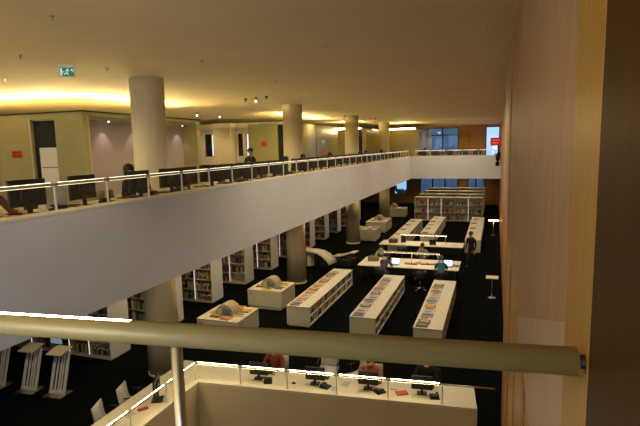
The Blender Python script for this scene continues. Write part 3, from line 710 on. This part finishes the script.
# ------------------------------------------------------------ people
dg = None
def skel_mesh(name, pose):
    """returns a mesh grown from a skeleton; material slots 0 skin 1 top 2 trousers 3 shoes"""
    P = {}; E = []
    def v(n, co, r, par=None, g=0):
        P[n] = (Vector(co), r, g)
        if par: E.append((par, n, g))
    sit = pose.startswith('sit')
    hz = .52 if sit else .93
    lean = {'sit':.10,'sit_down':.26,'sit_phone':.08,'stand':.02,'sit_lean':.36}[pose]
    v('pelvis',(0,0,hz),(.155,.11),None,2)
    v('waist',(0,lean*.3,hz+.18),(.135,.10),'pelvis',1)
    v('chest',(0,lean*.8,hz+.38),(.165,.12),'waist',1)
    v('collar',(0,lean,hz+.50),(.10,.075),'chest',1)
    v('neck',(0,lean+.015,hz+.56),(.052,.055),'collar',0)
    hd = lean*.6 if pose in('sit_down','sit_lean') else .02
    dz = -.03 if pose in('sit_down','sit_lean') else 0
    v('jaw',(0,lean+.03+hd*.3,hz+.63+dz),(.062,.075),'neck',0)
    v('skull',(0,lean+.03+hd*.45,hz+.71+dz),(.078,.095),'jaw',0)
    v('crown',(0,lean+.015+hd*.5,hz+.79+dz),(.055,.065),'skull',0)
    v('nose',(0,lean+.125+hd*.4,hz+.675+dz),(.012,.012),'jaw',0)
    for s,n in ((-1,'l'),(1,'r')):
        v('sh'+n,(s*.185,lean*.95,hz+.45),(.062,.06),'collar',1)
        v('ear'+n,(s*.085,lean+.02+hd*.4,hz+.685+dz),(.012,.02),'skull',0)
        if pose == 'stand': el = (s*.24,-.02+lean,hz+.18); wr = (s*.24,.06+lean,hz-.06); hdv = Vector((0,.03,-1))
        elif pose == 'sit_down' and s == 1: el = (s*.22,lean+.22,hz+.24); wr = (s*.08,lean+.20,hz+.48); hdv = Vector((-.3,-.1,1))
        elif pose == 'sit_phone' and s == 1: el = (s*.26,lean+.16,hz+.22); wr = (s*.12,lean+.14,hz+.50); hdv = Vector((-.3,.0,1))
        else: el = (s*.24,lean+.14,hz+.24); wr = (s*.16,lean+.36,hz+.28); hdv = Vector((-.1*s,1,-.12))
        v('el'+n,el,(.043,.043),'sh'+n,1); v('wr'+n,wr,(.029,.026),'el'+n,1)
        h = hdv.normalized(); pl = Vector(wr)+h*.07; v('palm'+n,pl,(.034,.018),'wr'+n,0)
        side = Vector((1,0,0)) if abs(h.x)<.6 else Vector((0,1,0))
        for k,(off,ln) in enumerate(((-.024,.062),(-.008,.075),(.009,.072),(.025,.055))):
            a = pl+h*.035+side*off; b = a+h*ln*.5+Vector((0,0,-.006)); c = b+h*ln*.45+Vector((0,0,-.02))*(0 if abs(h.z)>.6 else 1)
            v('f%d%s0'%(k,n),a,(.0095,.0095),'palm'+n,0); v('f%d%s1'%(k,n),b,(.0085,.0085),'f%d%s0'%(k,n),0); v('f%d%s2'%(k,n),c,(.0075,.0075),'f%d%s1'%(k,n),0)
        t = pl-h*.02-side*s*.035; v('t%s0'%n,t,(.011,.011),'palm'+n,0); v('t%s1'%n,t+h*.035-side*s*.015,(.009,.009),'t%s0'%n,0)
        v('hip'+n,(s*.10,0 if not sit else .02,hz-.04),(.095,.095),'pelvis',2)
        if sit:
            v('knee'+n,(s*.12,.42,hz-.02),(.062,.062),'hip'+n,2); v('ank'+n,(s*.12,.40,.10),(.042,.042),'knee'+n,2); v('toe'+n,(s*.13,.57,.045),(.042,.034),'ank'+n,3)
        else:
            v('knee'+n,(s*.11,.02+.08*s,hz-.45),(.065,.065),'hip'+n,2); v('ank'+n,(s*.11,-.02+.12*s,.10),(.042,.042),'knee'+n,2); v('toe'+n,(s*.12,.14+.12*s,.042),(.042,.034),'ank'+n,3)
    bm = bmesh.new(); lay = bm.verts.layers.skin.verify(); idx = {}
    for n,(co,r,g) in P.items():
        b = bm.verts.new(co); b[lay].radius = r; b[lay].use_root = (n=='pelvis'); idx[n] = b
    for a,b,g in E: bm.edges.new((idx[a],idx[b]))
    me = bpy.data.meshes.new(name+'_skeleton'); bm.to_mesh(me); bm.free()
    o = bpy.data.objects.new(name+'_temp', me); C.objects.link(o)
    sm = o.modifiers.new('Skin','SKIN'); sm.use_smooth_shade = True; sb = o.modifiers.new('Sub','SUBSURF'); sb.levels = 2; sb.render_levels = 2
    bpy.context.view_layer.update()
    ev = o.evaluated_get(bpy.context.evaluated_depsgraph_get())
    out = bpy.data.meshes.new_from_object(ev); bpy.data.objects.remove(o); out.name = name
    out.materials.clear()
    for k in (skin, black, black, black): out.materials.append(k)
    segs = [(P[a][0],P[b][0],g) for a,b,g in E]
    for f in out.polygons:
        c = f.center; best = (9,0)
        for a,b,g in segs:
            ab = b-a; t = max(0,min(1,(c-a).dot(ab)/ab.length_squared)); dd = (a+ab*t-c).length
            if dd < best[0]: best = (dd,g)
        f.material_index = best[1]; f.use_smooth = True
    return out, P['skull'][0], lean
CACHE = {}
def cloth(n, c): return mat('cloth_'+n, c, .85, noise=.15, nscale=25)
def person(x, y, z, rz, pose, top, trou, label, group=None, hair='short', hm=hairm):
    if pose not in CACHE: CACHE[pose] = skel_mesh('person_'+pose, pose)
    me, sk, lean = CACHE[pose]
    o = bpy.data.objects.new('person', me); C.objects.link(o); o.location = (x,y,z); o.rotation_euler = (0,0,rz)
    for i,mt in enumerate((skin, top, trou, black)):
        o.material_slots[i].link = 'OBJECT'; o.material_slots[i].material = mt
    tag(o, label=label, cat='person', group=group, kind='thing')
    m = MB(hm); m.ball(sk+Vector((0,-.022,.028)),.1,(.93,1.08,.98),n=16)
    if hair == 'long': m.ball(sk+Vector((0,-.06,-.10)),.09,(1.0,.7,1.5),n=14)
    h = m.build('hair', o)
    for s in (-1,1): MB(black).ball(sk+Vector((s*.032,.083,-.025)),.011,(1,.6,.7),n=8).build('eye', o)
    return o
blk = cloth('black',(.012,.012,.014)); gry = cloth('grey',(.22,.22,.21)); teal = cloth('teal',(.02,.16,.20)); purp = cloth('purple',(.09,.05,.14)); orr = cloth('orange',(.48,.15,.06)); pale = cloth('pale_grey',(.42,.42,.38)); jean = cloth('denim',(.03,.04,.08)); blu = cloth('blue',(.05,.08,.25)); redc = cloth('dark_red',(.22,.05,.03)); tanc = cloth('tan',(.35,.26,.16))
# lower floor, study tables
def seated(x,y,z,rz,pose,top,tr,label,chair=chair_d,**k):
    person(x,y,z,rz,pose,top,tr,label,**k)
    d = Vector((-math.sin(rz),math.cos(rz),0))
    place(chair,(x-d.x*.02,y-d.y*.02,z),rz,'%s swivel chair of the %s'%('dark' if chair is chair_d else 'white' if chair is chair_w else 'cream', (label.split(' seated')[0]+(label.split('seated')[1] if 'seated' in label else '')).replace(' the ',' ').replace(' of ',' ')),'chair','occupied swivel chairs')
seated(-3.07,22.85,0,PI,'sit_phone',gry,blk,'person in grey with head bowed seated at the far side of the nearer study table')
seated(-4.85,22.5,0,PI,'sit_lean',pale,blk,'person in pale grey leaning over at the far left of the nearer study table')
seated(-4.35,19.95,0,-.2,'sit_lean',purp,jean,'person in purple seated at the bright laptop of the nearer study table')
seated(-1.95,19.95,0,.1,'sit_lean',teal,jean,'person in teal seated with back turned at the nearer study table', hm=teal, hair='long')
person(-.98,24.0,0,2.6,'stand',blk,blk,'person in black clothes standing beside the study tables')
# near lower desk (faces -Y, towards the void)
seated(*TL(1.35,1.3,0),PI+.1,'sit',redc,jean,'person in dark red seated behind the void desk monitor nearest the corner',chair=chair_w)
seated(*TL(3.62,1.25,0),PI+.1,'sit_down',orr,jean,'person in orange top seated behind the third void desk monitor',chair=chair_w, hair='long', hm=mat('ginger_hair',(.30,.10,.03),.5,noise=.3,nscale=60))
seated(*TL(4.85,1.3,0),PI-.1,'sit',blk,blk,'person in black seated behind the last void desk monitor',chair=chair_d, hm=mat('brown_hair',(.12,.05,.02),.5,noise=.3,nscale=60))
# upper balcony
seated(-7.0,5.0,UP,-PI/2,'sit_lean',redc,jean,'person in dark red seated at the near end of the upper balcony desk')
seated(-6.98,8.12,UP,-PI/2+.5,'sit_phone',blk,blk,'person in black with hand at face, seated before the nearest column upstairs',hair='long')
o = person(-7.5,14.6,UP,-PI/2-.4,'stand',blk,jean,'person in black standing behind the upper balcony desk between the first two columns'); o.scale = (.93,.93,.92)
seated(-7.0,13.3,UP,-PI/2,'sit',blk,blk,'person in black seated at the balcony desk beside the standing person')
seated(-7.0,15.2,UP,-PI/2+.2,'sit_lean',blu,jean,'person in blue seated at the balcony desk before the second column')
seated(-7.0,17.75,UP,-PI/2,'sit',blk,blk,'person in black seated at the balcony desk below the second column')
seated(-7.0,21.0,UP,-PI/2+.2,'sit',blk,jean,'person in black seated at the balcony desk in front of the blue poster')
seated(-7.0,25.4,UP,-PI/2,'sit_down',gry,jean,'person in grey seated at the balcony desk just before the third column')
seated(-7.0,27.5,UP,-PI/2,'sit',redc,jean,'person in dark red seated at the balcony desk by the third column')
seated(-7.0,31.6,UP,-PI/2,'sit',blk,jean,'person in black seated at the balcony desk past the third column')
person(-4.9,37.6,UP,PI,'sit',redc,jean,'person in dark red seated at the far cross balcony desk')
# skyline outside the far window
for i,(x,y,h,w) in enumerate(((-11.3,57,1.3,.9),(-10.4,58,.8,.8),(-9.4,57,.9,.8),(-12.2,60,1.0,1.0))):
    r = empty('tree',(x,y,-.2),label='dark tree outside the bright far window, %s along'%nth(i),cat='tree',group='trees outside the far window')
    MB(outd).tube((0,0,0),(0,0,h*.6),.08,n=8).build('trunk', r)
    m = MB(leafm)
    q = random.Random(i)
    for k in range(14): m.ball((q.uniform(-w/2,w/2),q.uniform(-w/2,w/2),h*q.uniform(.6,1)),w*q.uniform(.18,.3),n=8)
    m.build('crown', r)
m = MB(mat('harbour_water',(.45,.68,.85),.25,noise=.1,nscale=2,bump=.1)); m.box((-60,50.3,-.6),(60,160,-.2)); st(m,'water')

r = empty('potted_plant',(.12,37.3,UP),label='small dark green potted plant by the end of the far balcony',cat='plant')
MB(black).tube((0,0,0),(0,0,.3),.13,.16,n=16).build('pot', r)
m = MB(leafm)
q = random.Random(3)
for k in range(60):
    t = q.uniform(0,2*PI); a = q.uniform(.1,.3); h = q.uniform(.5,1.0); m.prism([(0,0,.28),(a*math.cos(t)*.6-.03,a*math.sin(t)*.6,.28+h*.6),(a*math.cos(t),a*math.sin(t),h),(a*math.cos(t)*.6+.03,a*math.sin(t)*.6,.28+h*.55)],(.004,.004,0))
m.build('leaves', r)
for o in bpy.data.objects:          # keep every label at 16 words or fewer
    l = o.get('label')
    if l:
        for w in (' lying',' swivel',' seated',' turned',' clothes',' with',' of'):
            if len(l.replace('-',' ').split()) > 16: l = l.replace(w,'',1)
        o['label'] = l
# remove unused templates left at the origin
for src in (mon0,key0,ph0,chair_w,chair_d,chair_c):
    assert src.name in used

# ------------------------------------------------------------ lights
def area(name, loc, size, energy, col, rot=(0,0,0), sy=None, spread=None):
    L = bpy.data.lights.new(name,'AREA'); L.energy = energy; L.color = col; L.size = size
    if sy: L.shape='RECTANGLE'; L.size_y = sy
    if spread: L.spread = spread
    o = bpy.data.objects.new(name, L); C.objects.link(o); o.location = loc; o.rotation_euler = rot; return o
def down(loc, e, col=(1,.76,.42), ang=1.6, soft=.08):
    L = bpy.data.lights.new('downlight','SPOT'); L.energy = e; L.color = col; L.spot_size = ang; L.spot_blend = .7; L.shadow_soft_size = soft
    o = bpy.data.objects.new('downlight', L); C.objects.link(o); o.location = loc
# lower floor lamps in the soffit under the balcony
for y in (7,11.5,14.3,17,20,24,28,32,36,40,45):
    for x in (-9.0,-6.9): down((x,y,3.38), 95 if x < -8 else 70, ang=2.5)
# lamps in the high ceiling over the void
for y in (12,16,20,25,30,34):
    for x in (-4.2,-1.4): down((x,y,CEIL-.03), 235, ang=2.6, col=(1,.84,.60))
for x in (-4.6,-1.8): down((x,5.5,CEIL-.03), 90, ang=1.5)
for y in (37.2,39.9,42.7,45.6,48.3):
    for x in (-4.6,-2): down((x,y,3.38), 60, ang=2.5)
for y in (38.5,43,47.5):
    for x in (-4.4,-1.6): down((x,y,CEIL-.03), 110, ang=2.6)
for x in (-16.5,-13.2):
    for y in (20,25): down((x,y,CEIL-.03), 120, ang=2.7)
# upper-floor walkway lamps
for y in (4,8,13,17,21,26,31,35): down((-9.3,y,CEIL-.03), 130, ang=2.7, col=(1,.82,.45))

# added unseen fill lights behind the viewpoint, facing up to brighten the ceiling
area('uplighter',(-4,-4,5.6),3,200,(1,.80,.40),rot=(PI,0,0),sy=2)
area('uplighter',(-9.5,-2.5,5.6),3,330,(1,.80,.40),rot=(PI,0,0),sy=2)
# added cool fill light behind the viewpoint, brightening the balcony fascia like daylight
o = area('window_daylight',(.45,-3.6,5.6),3.2,160,(.92,.95,1),sy=2.6)
o.rotation_euler = Vector((-1,.85,-.12)).to_track_quat('-Z','Y').to_euler()
W_ = bpy.data.worlds.new('World'); S.world = W_; W_.use_nodes = True
bg = W_.node_tree.nodes['Background']; bg.inputs[0].default_value = (.44,.66,1.0,1); bg.inputs[1].default_value = 1.0

# ------------------------------------------------------------ camera
cam = bpy.data.cameras.new('Camera'); co = bpy.data.objects.new('Camera', cam); C.objects.link(co)
Yv = Vector((176,70,-500)).normalized(); dn = Vector((82.4,-3779,-500)); Zv = -dn.normalized(); Zv = (Zv-Yv*Zv.dot(Yv)).normalized(); Xv = Yv.cross(Zv)
M = Matrix((Xv,Yv,Zv)).to_4x4(); M.translation = (0,0,5.8); co.matrix_world = M
cam.sensor_width = 36; cam.lens = 500/640*36; cam.clip_start = .02; cam.clip_end = 400
S.camera = co
S.view_settings.view_transform = 'Standard'; S.view_settings.look = 'None'; S.view_settings.gamma = 1; S.view_settings.use_curve_mapping = False
S.view_settings.exposure = .35
print('BOOKS', nbook)
